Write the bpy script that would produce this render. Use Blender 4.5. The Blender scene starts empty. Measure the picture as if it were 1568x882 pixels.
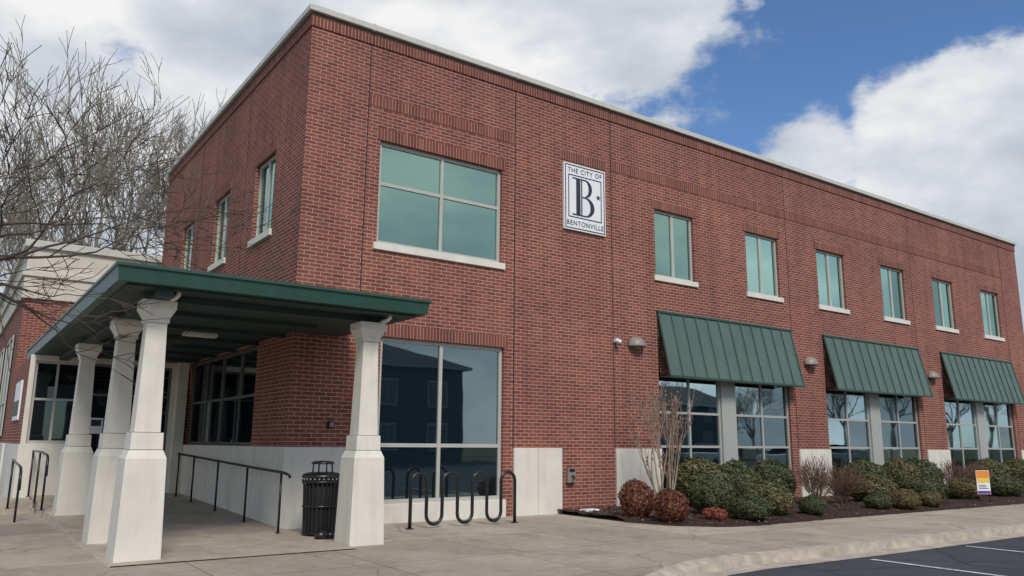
import bpy, bmesh, math, random
from mathutils import Vector, Matrix, Quaternion
from mathutils import noise as mn
random.seed(7)
S=bpy.context.scene
COL=S.collection
# ------------------------------------------------------------ materials
def newmat(n):
    m=bpy.data.materials.new(n);m.use_nodes=True
    nt=m.node_tree;b=nt.nodes['Principled BSDF'];return m,nt,b
def N(nt,t,**k):
    n=nt.nodes.new(t)
    for a,v in k.items(): setattr(n,a,v)
    return n
def ramp(nt,stops):
    r=N(nt,'ShaderNodeValToRGB');e=r.color_ramp.elements
    while len(e)<len(stops): e.new(.5)
    for i,(p,c) in enumerate(stops):
        e[i].position=p;e[i].color=(c[0],c[1],c[2],1)
    return r
def simple(n,col,rough=.6,metal=0,var=.12,scale=3,bump=0,bscale=60,dirt=None,spec=None):
    m,nt,b=newmat(n);L=nt.links.new
    tc=N(nt,'ShaderNodeTexCoord');no=N(nt,'ShaderNodeTexNoise');no.inputs['Scale'].default_value=scale;no.inputs['Detail'].default_value=3
    no.inputs['Roughness'].default_value=.65
    L(tc.outputs['Object'],no.inputs['Vector'])
    lo=[max(0,c*(1-var)) for c in col];hi=[min(1,c*(1+var)) for c in col]
    r=ramp(nt,[(.3,lo),(.7,hi)]);L(no.outputs[0],r.inputs[0]);out=r.outputs[0]
    if dirt:
        mp=N(nt,'ShaderNodeMapping');mp.inputs['Scale'].default_value=(6,6,.7);L(tc.outputs['Object'],mp.inputs[0])
        n2=N(nt,'ShaderNodeTexNoise');n2.inputs['Scale'].default_value=1.3;n2.inputs['Detail'].default_value=4;L(mp.outputs[0],n2.inputs['Vector'])
        r2=ramp(nt,[(.5,(0,0,0)),(.75,(dirt[3],)*3)]);L(n2.outputs[0],r2.inputs[0])
        mx=N(nt,'ShaderNodeMixRGB');mx.inputs[2].default_value=(*dirt[:3],1);L(r2.outputs[0],mx.inputs[0]);L(out,mx.inputs[1]);out=mx.outputs[0]
    L(out,b.inputs['Base Color']);b.inputs['Roughness'].default_value=rough;b.inputs['Metallic'].default_value=metal
    if spec is not None:b.inputs['Specular IOR Level'].default_value=spec
    if bump:
        n3=N(nt,'ShaderNodeTexNoise');n3.inputs['Scale'].default_value=bscale;n3.inputs['Detail'].default_value=2;L(tc.outputs['Object'],n3.inputs['Vector'])
        bp=N(nt,'ShaderNodeBump');bp.inputs['Strength'].default_value=bump;bp.inputs['Distance'].default_value=.01
        L(n3.outputs[0],bp.inputs['Height']);L(bp.outputs[0],b.inputs['Normal'])
    return m
def brickmat(n,soldier=False,dark=1.0):
    m,nt,b=newmat(n);L=nt.links.new
    tc=N(nt,'ShaderNodeTexCoord');sp=N(nt,'ShaderNodeSeparateXYZ');L(tc.outputs['Object'],sp.inputs[0])
    g=N(nt,'ShaderNodeNewGeometry');sn=N(nt,'ShaderNodeSeparateXYZ');L(g.outputs['True Normal'],sn.inputs[0])
    ab=N(nt,'ShaderNodeMath',operation='ABSOLUTE');L(sn.outputs[0],ab.inputs[0])
    gt=N(nt,'ShaderNodeMath',operation='GREATER_THAN');gt.inputs[1].default_value=.5;L(ab.outputs[0],gt.inputs[0])
    mx=N(nt,'ShaderNodeMix');L(gt.outputs[0],mx.inputs[0]);L(sp.outputs[0],mx.inputs[2]);L(sp.outputs[1],mx.inputs[3])
    cb=N(nt,'ShaderNodeCombineXYZ')
    br=N(nt,'ShaderNodeTexBrick')
    if soldier:
        L(sp.outputs[2],cb.inputs[0]);L(mx.outputs[0],cb.inputs[1]);br.offset=0.0
    else:
        L(mx.outputs[0],cb.inputs[0]);L(sp.outputs[2],cb.inputs[1]);br.offset=.5
    L(cb.outputs[0],br.inputs['Vector'])
    br.inputs['Scale'].default_value=1;br.inputs['Brick Width'].default_value=.215 if not soldier else 2.0
    br.inputs['Row Height'].default_value=.0705;br.inputs['Mortar Size'].default_value=.0062
    br.inputs['Mortar Smooth'].default_value=.3;br.inputs['Bias'].default_value=0
    d=dark
    br.inputs['Color1'].default_value=(.270*d,.090*d,.061*d,1);br.inputs['Color2'].default_value=(.172*d,.058*d,.043*d,1)
    br.inputs['Mortar'].default_value=(.47*d,.34*d,.275*d,1)
    no=N(nt,'ShaderNodeTexNoise');no.inputs['Scale'].default_value=.5;no.inputs['Detail'].default_value=5;L(tc.outputs['Object'],no.inputs['Vector'])
    r=ramp(nt,[(.3,(.84,.84,.87)),(.7,(1.12,1.09,1.06))]);L(no.outputs[0],r.inputs[0])
    mu=N(nt,'ShaderNodeMixRGB',blend_type='MULTIPLY');mu.inputs[0].default_value=1;L(br.outputs[0],mu.inputs[1]);L(r.outputs[0],mu.inputs[2])
    mp=N(nt,'ShaderNodeMapping');mp.inputs['Scale'].default_value=(2.2,2.2,.18);L(tc.outputs['Object'],mp.inputs[0])
    n2=N(nt,'ShaderNodeTexNoise');n2.inputs['Scale'].default_value=1.6;n2.inputs['Detail'].default_value=4;L(mp.outputs[0],n2.inputs['Vector'])
    hz=N(nt,'ShaderNodeMapRange');hz.inputs[1].default_value=5.5;hz.inputs[2].default_value=9.2;hz.inputs[3].default_value=-.02;hz.inputs[4].default_value=.12;L(sp.outputs[2],hz.inputs[0])
    sb=N(nt,'ShaderNodeMath',operation='SUBTRACT');L(n2.outputs[0],sb.inputs[0]);L(hz.outputs[0],sb.inputs[1])
    r3=ramp(nt,[(.32,(.84,.82,.84)),(.55,(1,1,1))]);L(sb.outputs[0],r3.inputs[0])
    m3=N(nt,'ShaderNodeMixRGB',blend_type='MULTIPLY');m3.inputs[0].default_value=1;L(mu.outputs[0],m3.inputs[1]);L(r3.outputs[0],m3.inputs[2])
    L(m3.outputs[0],b.inputs['Base Color']);b.inputs['Roughness'].default_value=.85;b.inputs['Specular IOR Level'].default_value=.2
    bp=N(nt,'ShaderNodeBump');bp.invert=True;bp.inputs['Strength'].default_value=.3;bp.inputs['Distance'].default_value=.005
    L(br.outputs['Fac'],bp.inputs['Height']);L(bp.outputs[0],b.inputs['Normal'])
    return m
BR=brickmat('brick');BRS=brickmat('brick_soldier',True,.92)
STONE=simple('cast_stone',(.70,.67,.59),.8,var=.06,scale=2.5,bump=.12,bscale=90,dirt=(.50,.46,.39,.35))
CREAM=simple('cream_stucco',(.60,.57,.49),.85,var=.06,dirt=(.42,.39,.33,.4))
COPE=simple('coping',(.54,.53,.47),.5,var=.06,dirt=(.36,.35,.31,.3))
FRAME=simple('window_frame',(.45,.44,.39),.45,var=.04)
FRAMEG=simple('storefront_frame',(.38,.39,.36),.45,var=.04)
FRAMED=simple('dark_frame',(.12,.13,.12),.4,var=.05)
GREEN=simple('green_metal',(.022,.070,.052),.38,var=.10,scale=1.2,dirt=(.05,.11,.09,.25))
AWN=simple('awning_metal',(.072,.122,.100),.42,var=.10,scale=1.1,dirt=(.13,.175,.15,.35))
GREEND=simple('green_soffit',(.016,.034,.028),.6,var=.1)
BLACK=simple('black_metal',(.013,.013,.014),.35,var=.2)
DARK=simple('dark_void',(.01,.01,.012),.8)
JOINT=simple('sealant_joint',(.045,.024,.02),.9)
WHITE=simple('white_paint',(.80,.80,.80),.5,var=.03)
INK=simple('sign_ink',(.025,.027,.045),.5)
TAUPE=simple('taupe_metal',(.26,.23,.19),.45)
BARK=simple('bark',(.085,.066,.054),.9,var=.3,scale=8)
BARK2=simple('bark_pale',(.27,.235,.19),.9,var=.25,scale=8)
BARKM=simple('bark_myrtle',(.34,.25,.19),.8,var=.25,scale=9)
BARKR=simple('twig_red',(.16,.09,.065),.9,var=.3)
def glass(n,tint,dif,fac,rough=.015,wav=.02):
    m,nt,b=newmat(n);L=nt.links.new;nt.nodes.remove(b)
    out=nt.nodes['Material Output'];gl=N(nt,'ShaderNodeBsdfGlossy');gl.inputs['Color'].default_value=(*tint,1);gl.inputs['Roughness'].default_value=rough
    df=N(nt,'ShaderNodeBsdfDiffuse');df.inputs['Color'].default_value=(*dif,1)
    mx=N(nt,'ShaderNodeMixShader')
    lw=N(nt,'ShaderNodeFresnel');lw.inputs[0].default_value=1.5
    ad=N(nt,'ShaderNodeMath',operation='ADD');ad.use_clamp=True;ad.inputs[1].default_value=fac;L(lw.outputs[0],ad.inputs[0]);L(ad.outputs[0],mx.inputs[0])
    L(df.outputs[0],mx.inputs[1]);L(gl.outputs[0],mx.inputs[2]);L(mx.outputs[0],out.inputs[0])
    tc=N(nt,'ShaderNodeTexCoord');no=N(nt,'ShaderNodeTexNoise');no.inputs['Scale'].default_value=.9;no.inputs['Detail'].default_value=1;L(tc.outputs['Object'],no.inputs['Vector'])
    bp=N(nt,'ShaderNodeBump');bp.inputs['Strength'].default_value=wav;bp.inputs['Distance'].default_value=.1
    L(no.outputs[0],bp.inputs['Height']);L(bp.outputs[0],gl.inputs['Normal'])
    return m
GLU=glass('glass_teal',(.40,.635,.575),(.02,.048,.042),.48)
GLL=glass('glass_dark',(.42,.56,.60),(.008,.014,.018),.34)
GLD=glass('glass_entry',(.5,.6,.62),(.006,.008,.01),.07)
# ------------------------------------------------------------ mesh helper
class MB:
    def __init__(s): s.v=[];s.f=[];s.m=[];s.mats=[];s.sm=[]
    def mi(s,mat):
        if mat not in s.mats:s.mats.append(mat)
        return s.mats.index(mat)
    def face(s,pts,mat,smooth=False):
        i=len(s.v);s.v+= [tuple(p) for p in pts];s.f.append(list(range(i,i+len(pts))));s.m.append(s.mi(mat));s.sm.append(smooth)
    def box(s,a,b,mat):
        x0,y0,z0=a;x1,y1,z1=b;i=len(s.v)
        s.v+=[(x0,y0,z0),(x1,y0,z0),(x1,y1,z0),(x0,y1,z0),(x0,y0,z1),(x1,y0,z1),(x1,y1,z1),(x0,y1,z1)]
        for q in [(0,3,2,1),(4,5,6,7),(0,1,5,4),(1,2,6,5),(2,3,7,6),(3,0,4,7)]:
            s.f.append([i+k for k in q]);s.m.append(s.mi(mat));s.sm.append(False)
    def loft(s,rings,mat,cap=True,smooth=False):
        i=len(s.v);n=len(rings[0]);k=s.mi(mat)
        for r in rings:s.v+=[tuple(p) for p in r]
        for a in range(len(rings)-1):
            for j in range(n):
                s.f.append([i+a*n+j,i+a*n+(j+1)%n,i+(a+1)*n+(j+1)%n,i+(a+1)*n+j]);s.m.append(k);s.sm.append(smooth)
        if cap:
            s.f.append([i+j for j in range(n)][::-1]);s.m.append(k);s.sm.append(False)
            b=i+(len(rings)-1)*n;s.f.append([b+j for j in range(n)]);s.m.append(k);s.sm.append(False)
    def lathe(s,prof,c,mat,n=20,smooth=True):
        s.loft([[(c[0]+r*math.cos(2*math.pi*j/n),c[1]+r*math.sin(2*math.pi*j/n),c[2]+z) for j in range(n)] for r,z in prof],mat,True,smooth)
    def tube(s,pts,r,mat,n=8,cap=True):
        pts=[Vector(p) for p in pts];rings=[]
        prev=None
        for i,p in enumerate(pts):
            a=pts[max(0,i-1)];b=pts[min(len(pts)-1,i+1)];d=(b-a).normalized()
            if prev is None:
                x=d.orthogonal().normalized()
            else:
                x=(prev-d*prev.dot(d))
                x=x.normalized() if x.length>1e-5 else d.orthogonal().normalized()
            prev=x;y=d.cross(x);rr=r[i] if isinstance(r,(list,tuple)) else r
            rings.append([p+x*(rr*math.cos(2*math.pi*j/n))+y*(rr*math.sin(2*math.pi*j/n)) for j in range(n)])
        s.loft(rings,mat,cap,True)
    def make(s,name,parent=None,bevel=0,loc=None):
        me=bpy.data.meshes.new(name);me.from_pydata(s.v,[],s.f);
        for m in s.mats:me.materials.append(m)
        me.polygons.foreach_set('material_index',s.m);me.polygons.foreach_set('use_smooth',s.sm);me.update()
        if len(s.f)<20000:
            bm=bmesh.new();bm.from_mesh(me);bmesh.ops.recalc_face_normals(bm,faces=bm.faces);bm.to_mesh(me);bm.free()
        o=bpy.data.objects.new(name,me);COL.objects.link(o)
        if parent:o.parent=parent
        if loc:o.location=loc
        if bevel:
            b=o.modifiers.new('bv','BEVEL');b.width=bevel;b.segments=2;b.limit_method='ANGLE'
        return o
def empty(n,loc=(0,0,0)):
    e=bpy.data.objects.new(n,None);COL.objects.link(e);e.location=loc;e.empty_display_size=.2;return e
def W(ax,c):
    if ax=='y': return lambda u,d,z:(u,c-d,z)
    return lambda u,d,z:(c-d,u,z)
def wbox(mb,w,u0,u1,d0,d1,z0,z1,mat):
    a=w(u0,d0,z0);b=w(u1,d1,z1)
    mb.box([min(a[i],b[i]) for i in range(3)],[max(a[i],b[i]) for i in range(3)],mat)
def wall(mb,w,u0,u1,z0,z1,ops,depth,mat):
    us=sorted({u0,u1,*[o[0] for o in ops],*[o[1] for o in ops]});zs=sorted({z0,z1,*[o[2] for o in ops],*[o[3] for o in ops]})
    for a,b in zip(us,us[1:]):
        for c,d in zip(zs,zs[1:]):
            mu,mz=(a+b)/2,(c+d)/2
            if any(o[0]<mu<o[1] and o[2]<mz<o[3] for o in ops):continue
            mb.face([w(a,0,c),w(b,0,c),w(b,0,d),w(a,0,d)],mat)
    for o in ops:
        a,b,c,d=o[:4]
        mb.face([w(a,0,c),w(a,-depth,c),w(a,-depth,d),w(a,0,d)],mat);mb.face([w(b,0,c),w(b,-depth,c),w(b,-depth,d),w(b,0,d)],mat)
        mb.face([w(a,0,d),w(b,0,d),w(b,-depth,d),w(a,-depth,d)],mat);mb.face([w(a,0,c),w(b,0,c),w(b,-depth,c),w(a,-depth,c)],mat)
def window(w,u0,u1,z0,z1,mul,trans,parent,gm,fm,rec=.11,fw=.06,name='window',mw=.05):
    mb=MB()
    d0,d1=-rec-.03,-rec+.035
    e=.002
    wbox(mb,w,u0+e,u0+fw,d0,d1,z0+e,z1-e,fm);wbox(mb,w,u1-fw,u1-e,d0,d1,z0+e,z1-e,fm)
    wbox(mb,w,u0+fw,u1-fw,d0,d1,z0+e,z0+fw,fm);wbox(mb,w,u0+fw,u1-fw,d0,d1,z1-fw,z1-e,fm)
    for m in mul: wbox(mb,w,m-mw/2,m+mw/2,d0,d1-.004,z0+fw,z1-fw,fm)
    for t in trans: wbox(mb,w,u0+fw,u1-fw,d0,d1-.007,t-mw/2,t+mw/2,fm)
    mb.make(name+'_frame',parent)
    us=[u0]+list(mul)+[u1];zs=[z0]+list(trans)+[z1];g=MB()
    for a,b in zip(us,us[1:]):
        for c,d in zip(zs,zs[1:]):
            j=[random.uniform(-.0025,.0025) for _ in range(3)]
            g.face([w(a,-rec+j[0],c),w(b,-rec+j[1],c),w(b,-rec+j[1]+j[2],d),w(a,-rec+j[0]+j[2],d)],gm)
    g.make(name+'_glass',parent)
# ------------------------------------------------------------ main building
B=empty('brick_building')
wf=W('y',0.0);wl=W('x',0.0)
XE=28.94;YE=11.32;ZT=9.2
sm=[(8.86,10.25),(12.31,13.72),(15.53,16.93),(18.98,20.37),(22.18,23.58),(25.66,27.06)]
ops=[(1.48,4.33,5.06,7.10)]+[(a,b,5.40,7.09) for a,b in sm]
ops+=[(1.66,4.42,0.30,3.32)]
st=[(8.86,13.86),(15.55,20.56),(22.23,27.25)]
ops+=[(a,b,0.35,3.05) for a,b in st]
mb=MB();wall(mb,wf,0,XE,-.2,ZT,ops,.16,BR)
lops=[(1.59,2.77,5.42,7.04),(4.63,5.78,5.42,7.04),(7.75,8.86,5.42,7.04),(1.86,6.80,1.33,3.22)]
wall(mb,wl,0,YE,-.2,ZT,lops,.16,BR)
mb.face([(XE,0,-.2),(XE,YE,-.2),(XE,YE,ZT),(XE,0,ZT)],BR);mb.face([(0,YE,-.2),(XE,YE,-.2),(XE,YE,ZT),(0,YE,ZT)],BR)
mb.face([(0,0,9.1),(XE,0,9.1),(XE,YE,9.1),(0,YE,9.1)],DARK)
mb.make('walls',B)
mb=MB();mb.box((.4,.4,0),(XE-.3,YE-.3,9),DARK);mb.make('interior_core',B)
mb=MB()
for a,b in [(-.09,1.2),(1.215,4.66),(4.675,7.43),(7.445,14.11),(14.125,20.81),(20.825,27.5),(27.515,XE+.09)]:
    wbox(mb,wf,a,b,.09,-.35,9.27,9.39,COPE)
for a,b in [(.355,3.5),(3.515,7.4),(7.415,YE+.09)]: wbox(mb,wl,a,b,.09,-.35,9.27,9.39,COPE)
mb.box((XE-.2,.36,9.27),(XE+.09,YE,9.39),COPE)
mb.make('coping',B,.01)
mb=MB()
for x in (1.2,4.66,7.43,14.11,20.81,27.5): wbox(mb,wf,x-.03,x+.045,.097,-.36,9.262,9.398,COPE)
mb.make('coping_joint_covers',B,.004)
TR=simple('coping_dark_trim',(.09,.05,.04),.8)  # plain dark brown for the strip between coping and soldier course
mb=MB()
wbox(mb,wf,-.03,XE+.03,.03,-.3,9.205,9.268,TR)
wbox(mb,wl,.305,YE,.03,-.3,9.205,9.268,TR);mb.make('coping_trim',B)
mb=MB();P=.012
def band(w,u0,u1,z0,z1,p=P): wbox(mb,w,u0,u1,p,-.02,z0,z1,BRS)
band(wf,0-.025,XE,9.0,9.2,.025);band(wl,.0205,YE,9.0,9.2,.025)
for a,b in [(1.215,4.65),(7.445,14.10),(14.125,20.80),(20.825,27.49)]: band(wf,a,b,7.76,7.98)
band(wf,1.40,4.41,7.105,7.34)
for a,b in sm: band(wf,a-.08,b+.08,7.095,7.32)
band(wf,1.58,4.5,3.325,3.56)
for a,b,c,d in lops[:3]: band(wl,a-.08,b+.08,7.045,7.27)
band(wf,5.9,7.28,7.72,7.95)
mb.make('soldier_courses',B)
mb=MB()
for x,z0 in [(1.2,3.6),(4.66,1.33),(7.43,1.33),(14.11,1.33),(20.81,1.33),(27.5,1.33)]: wbox(mb,wf,x-.012,x+.012,.004,-.01,z0,8.995,JOINT)
for y in (3.5,7.3): wbox(mb,wl,y-.012,y+.012,.004,-.01,3.5,8.995,JOINT)
mb.make('control_joints',B)
mb=MB()
def sill(w,a,b,z0,z1): wbox(mb,w,a-.07,b+.07,.05,-.13,z0,z1,STONE)
sill(wf,1.48,4.33,4.94,5.07)
for a,b in sm: sill(wf,a,b,5.285,5.41)
for a,b,c,d in lops[:3]: sill(wl,a,b,5.30,5.43)
mb.make('window_sills',B,.006)
mb=MB();wbox(mb,wf,1.60,4.48,.035,-.12,-.05,.33,STONE)
for a,b in [(4.665,5.9),(7.44,8.86),(14.12,15.55),(20.82,22.23),(27.5,XE+.04)]:
    m=(a+b)/2
    wbox(mb,wf,a,m-.004,.045,-.1,-.05,1.32,STONE);wbox(mb,wf,m+.004,b,.045,-.1,-.05,1.32,STONE)
wbox(mb,wf,-.045,1.598,.045,-.1,-.05,1.32,STONE)
for i in range(5):
    wbox(mb,wl,.1005+i*1.4,.1005+i*1.4+1.392,.045,-.1,-.05,1.32,STONE)
mb.make('stone_base',B,.008)
window(wf,1.48,4.33,5.07,7.10,[2.905],[6.27],B,GLU,FRAME,name='large_window',mw=.065,fw=.07)
for a,b in sm: window(wf,a,b,5.41,7.09,[(a+b)/2],[],B,GLU,FRAME,name='upper_window',mw=.09)
for a,b,c,d in lops[:3]: window(wl,a,b,5.43,7.04,[(a+b)/2],[],B,GLU,FRAME,name='side_window',mw=.08)
window(wf,1.66,4.42,.33,3.32,[2.99],[1.36],B,GLL,FRAME,name='ground_window',fw=.07,mw=.07)
window(wl,1.86,6.80,1.33,3.22,[3.08,4.37,5.6],[2.28],B,GLD,FRAMED,name='lobby_window')
for a,b in st:
    c=(a+b)/2
    mb=MB();wbox(mb,wf,c-.27,c+.27,-.02,-.15,.35,3.05,FRAMEG);mb.make('mullion_pier',B)
    for u0,u1 in ((a,c-.272),(c+.272,b)):
        window(wf,u0,u1,.36,3.05,[(u0+u1)/2],[1.37,2.16],B,GLL,FRAMEG,name='storefront_window',mw=.055)
# ------------------------------------------------------------ wing + vestibule
mb=MB()
mb.box((-3.3,11.5,-.2),(3,24,5.15),BR)
mb.box((-3.36,11.44,5.15),(3,24.1,5.75),CREAM);mb.box((-3.42,11.38,5.75),(3,24.1,5.9),CREAM)
mb.box((-3.34,11.46,5.9),(3,24.1,6.55),CREAM);mb.box((-3.44,11.36,6.55),(3,24.1,6.75),COPE)
mb.box((-3.36,11.44,-.2),(-3.0,24,1.31),STONE)
mb.make('wing_walls',B,.012)
mb=MB()
for y in (13,17):
    mb.box((-3.33,y,1.5),(-3.302,y+2.6,4.3),GLD);
    for q in (0,1.27,2.54): mb.box((-3.36,y+q,1.5),(-3.301,y+q+.06,4.3),FRAME)
    for q in (1.5,2.4,4.24): mb.box((-3.355,y+.06,q),(-3.303,y+2.54,q+.06),FRAME)
mb.make('wing_windows',B)
wv=W('y',7.0);mb=MB()
vops=[(-3.2,-2.3,1.33,3.12),(-2.2,-.36,.26,3.12)]
wall(mb,wv,-3.3,0,-.1,3.24,vops,.12,STONE);mb.make('vestibule_wall',B)
mb=MB();mb.box((-3.295,7.13,1.31),(-.1,11.45,3.2),BR);mb.box((-3.32,7.06,-.1),(-3.0,11.43,1.309),STONE);mb.box((-2.99,7.13,-.1),(-.1,11.4,1.3),DARK);mb.make('vestibule_core',B)
mb=MB();mb.box((-3.24,7.122,1.33),(-.2,7.127,3.15),DARK);mb.box((-2.2,7.122,.2),(-.2,7.126,1.32),DARK);mb.make('vestibule_backing',B)
window(wv,-3.2,-2.3,1.33,3.12,[-2.75],[2.28],B,GLD,FRAME,rec=.08,name='vestibule_window')
window(wv,-2.2,-.36,.26,3.12,[-1.6,-.98],[2.42],B,GLD,FRAMED,rec=.08,name='entry_door')
mb=MB();
for x in (-1.68,-.90): mb.tube([(x,6.99,1.0),(x,6.93,1.03),(x,6.93,1.42),(x,6.99,1.45)],.014,FRAME)
mb.make('door_pulls',B)
mb=MB();mb.box((-.28,6.72,.15),(-.05,6.995,3.24),STONE);mb.make('entry_pilaster',B,.01)
mb=MB();mb.box((-2.02,7.045,1.55),(-1.74,7.052,1.9),WHITE);mb.box((-1.98,7.041,1.72),(-1.78,7.0445,1.86),INK);mb.make('door_notice',B)
mb=MB();mb.box((-3.335,8.2,1.85),(-3.30,9.8,2.75),WHITE);mb.box((-3.34,8.3,1.95),(-3.336,9.7,2.3),INK);mb.make('wall_poster',B)
# ------------------------------------------------------------ canopy
K=empty('entrance_canopy')
mb=MB()
X0,X1,Y0,Y1=-3.24,.92,-3.02,8.9
mb.loft([[(X0,Y0,3.26),(X1,Y0,3.26),(X1,-.005,3.26),(X0,-.005,3.26)],[(X0-.02,Y0-.02,3.43),(X1+.02,Y0-.02,3.43),(X1+.02,-.005,3.43),(X0-.02,-.005,3.43)],
 [(X0-.045,Y0-.045,3.435),(X1+.045,Y0-.045,3.435),(X1+.045,-.005,3.435),(X0-.045,-.005,3.435)],[(X0-.045,Y0-.045,3.475),(X1+.045,Y0-.045,3.475),(X1+.045,-.005,3.475),(X0-.045,-.005,3.475)]],GREEN)
mb.loft([[(X0,0,3.26),(-.05,0,3.26),(-.05,Y1,3.26),(X0,Y1,3.26)],[(X0-.02,0,3.43),(-.05,0,3.43),(-.05,Y1,3.43),(X0-.02,Y1,3.43)],
 [(X0-.045,0,3.435),(-.05,0,3.435),(-.05,Y1,3.435),(X0-.045,Y1,3.435)],[(X0-.045,0,3.475),(-.05,0,3.475),(-.05,Y1,3.475),(X0-.045,Y1,3.475)]],GREEN)
mb.make('roof_slab',K,.004)
mb=MB()
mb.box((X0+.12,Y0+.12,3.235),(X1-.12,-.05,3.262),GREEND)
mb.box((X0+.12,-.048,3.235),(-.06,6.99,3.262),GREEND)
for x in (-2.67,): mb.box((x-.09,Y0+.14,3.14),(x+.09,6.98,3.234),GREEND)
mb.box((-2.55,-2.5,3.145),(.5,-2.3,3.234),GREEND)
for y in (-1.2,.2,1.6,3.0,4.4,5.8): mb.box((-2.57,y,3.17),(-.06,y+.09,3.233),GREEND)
mb.make('soffit_beams',K)
def column(cx,cy,zb):
    c=MB()
    def ring(z,h): return [(cx+a*h,cy+b*h,z) for a,b in ((-1,-1),(1,-1),(1,1),(-1,1))]
    c.loft([ring(zb,.262),ring(1.16,.232),ring(1.19,.232),ring(1.29,.192)],STONE)
    c.loft([ring(1.296,.187),ring(1.50,.182)],STONE)
    c.loft([ring(1.506,.150),ring(2.86,.118)],STONE)
    c.loft([ring(2.862,.14),ring(2.92,.14),ring(2.95,.155),ring(3.02,.19),ring(3.03,.2),ring(3.14,.2)],STONE)
    c.loft([ring(1.288,.176),ring(1.297,.176)],DARK)
    c.make('column',K,.01)
for cx,cy,zb in [(-2.67,-2.4,-.05),(.27,-2.4,-.03),(-2.67,-.42,-.05),(-2.67,3.3,0)]: column(cx,cy,zb)
mb=MB()
for cx,cy in [(-2.5,-2.75),(.45,-2.75)]:
    mb.tube([(cx,cy,3.26),(cx,cy,3.2),(cx-.02,cy+.05,3.17),(cx-.06,cy+.16,3.155)],.03,STONE)
mb.make('downpipe_stub',K)
LENS=simple('lamp_lens',(.6,.58,.5),.4)
mb=MB();mb.box((-1.65,.4,3.16),(-1.15,.62,3.17),WHITE);mb.box((-1.66,.39,3.11),(-1.14,.63,3.159),LENS)
mb.box((-1.95,1.9,3.1),(-1.7,2.3,3.16),LENS);mb.make('soffit_lamp',K,.01)
# ------------------------------------------------------------ awnings
for a,b in [(8.84,13.98),(15.54,20.72),(22.22,27.38)]:
    E=empty('metal_awning');mb=MB();zt,zb=4.50,3.0;dt,db=.05,.38
    th=.02
    mb.loft([[wf(a,dt,zt),wf(b,dt,zt),wf(b,dt-th,zt),wf(a,dt-th,zt)],[wf(a,db,zb),wf(b,db,zb),wf(b,db-th,zb),wf(a,db-th,zb)]],AWN)
    n=12
    for i in range(n+1):
        x=a+.012+(b-a-.024)*i/n
        mb.loft([[wf(x-.011,dt+.03,zt),wf(x+.011,dt+.03,zt),wf(x+.011,dt+.001,zt),wf(x-.011,dt+.001,zt)],[wf(x-.011,db+.03,zb),wf(x+.011,db+.03,zb),wf(x+.011,db+.001,zb),wf(x-.011,db+.001,zb)]],AWN)
    wbox(mb,wf,a-.01,b+.01,dt+.035,0.002,zt+.002,zt+.05,GREEN)
    wbox(mb,wf,a-.01,b+.01,db+.035,db-.04,zb-.05,zb-.002,GREEN)
    mb.make('panels',E)
    mb=MB()
    for x in (a+.03,(a+b)/2,b-.03):
        mb.tube([wf(x,.02,zb+.0),wf(x,db-.03,zb+.0)],.018,BLACK);mb.tube([wf(x,.02,zt-.6),wf(x,db-.05,zb+.05)],.015,BLACK)
        mb.tube([wf(x,.02,zb-.03),wf(x,.02,zt-.05)],.015,BLACK)
    mb.make('brackets',E)
# ------------------------------------------------------------ city sign
E=empty('city_sign');mb=MB()
u0,u1,z0,z1=5.97,7.20,6.10,7.65
wbox(mb,wf,u0,u1,.06,.003,z0,z1,WHITE)
def frm(a,b,c,d,t,m,dd):
    wbox(mb,wf,a,b,dd,.061,c,c+t,m);wbox(mb,wf,a,b,dd,.061,d-t,d,m);wbox(mb,wf,a,a+t,dd,.061,c+t,d-t,m);wbox(mb,wf,b-t,b,dd,.061,c+t,d-t,m)
frm(u0+.03,u1-.03,z0+.03,z1-.03,.022,INK,.066)
frm(u0+.12,u1-.12,z0+.29,z1-.26,.022,INK,.066)
mb.make('panel',E)
mb=MB();bz0,bz1=6.45,7.33;bx=6.30;d=.068
wbox(mb,wf,bx+.02,bx+.14,d,.0615,bz0,bz1,INK)
wbox(mb,wf,bx+.165,bx+.195,d,.0615,bz0,bz1,INK)
for z in (bz0,bz1-.03): wbox(mb,wf,bx-.09,bx+.30,d-.001,.0615,z,z+.03,INK)
def bowl(zc,h,wd,t):
    n=20;o=[];i_=[]
    for k in range(n+1):
        a=-math.pi/2+math.pi*k/n
        o.append((bx+.29+wd*math.cos(a),zc+h*math.sin(a)));i_.append((bx+.29+(wd-t)*math.cos(a),zc+(h-.03)*math.sin(a)))
    for k in range(n):
        mb.face([wf(o[k][0],d,o[k][1]),wf(o[k+1][0],d,o[k+1][1]),wf(i_[k+1][0],d,i_[k+1][1]),wf(i_[k][0],d,i_[k][1])],INK)
bowl(7.122,.208,.20,.10);bowl(6.682,.232,.27,.12)
wbox(mb,wf,bx+.19,bx+.30,d-.001,.0615,6.885,6.915,INK)
pts=[]
for k in range(10):
    r=.075 if k%2==0 else .03;a=math.pi/2+k*math.pi/5;pts.append(wf(6.98+r*math.cos(a),d,6.98+r*math.sin(a)))
mb.face(pts,INK);mb.make('letter_b',E)
def text(s,cx,cz,size,w,parent,mat,sx=1):
    cu=bpy.data.curves.new('lettering','FONT');cu.body=s;cu.size=size;cu.align_x='CENTER';cu.align_y='CENTER';cu.extrude=.002;cu.space_character=1.15
    o=bpy.data.objects.new('lettering',cu);COL.objects.link(o);o.parent=parent;o.location=w(cx,.065,cz);o.rotation_euler=(math.pi/2,0,0);o.scale=(sx,1,1);cu.materials.append(mat)
text('THE CITY OF',6.585,7.49,.155,wf,E,INK);text('BENTONVILLE',6.585,6.255,.165,wf,E,INK,.93)
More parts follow.
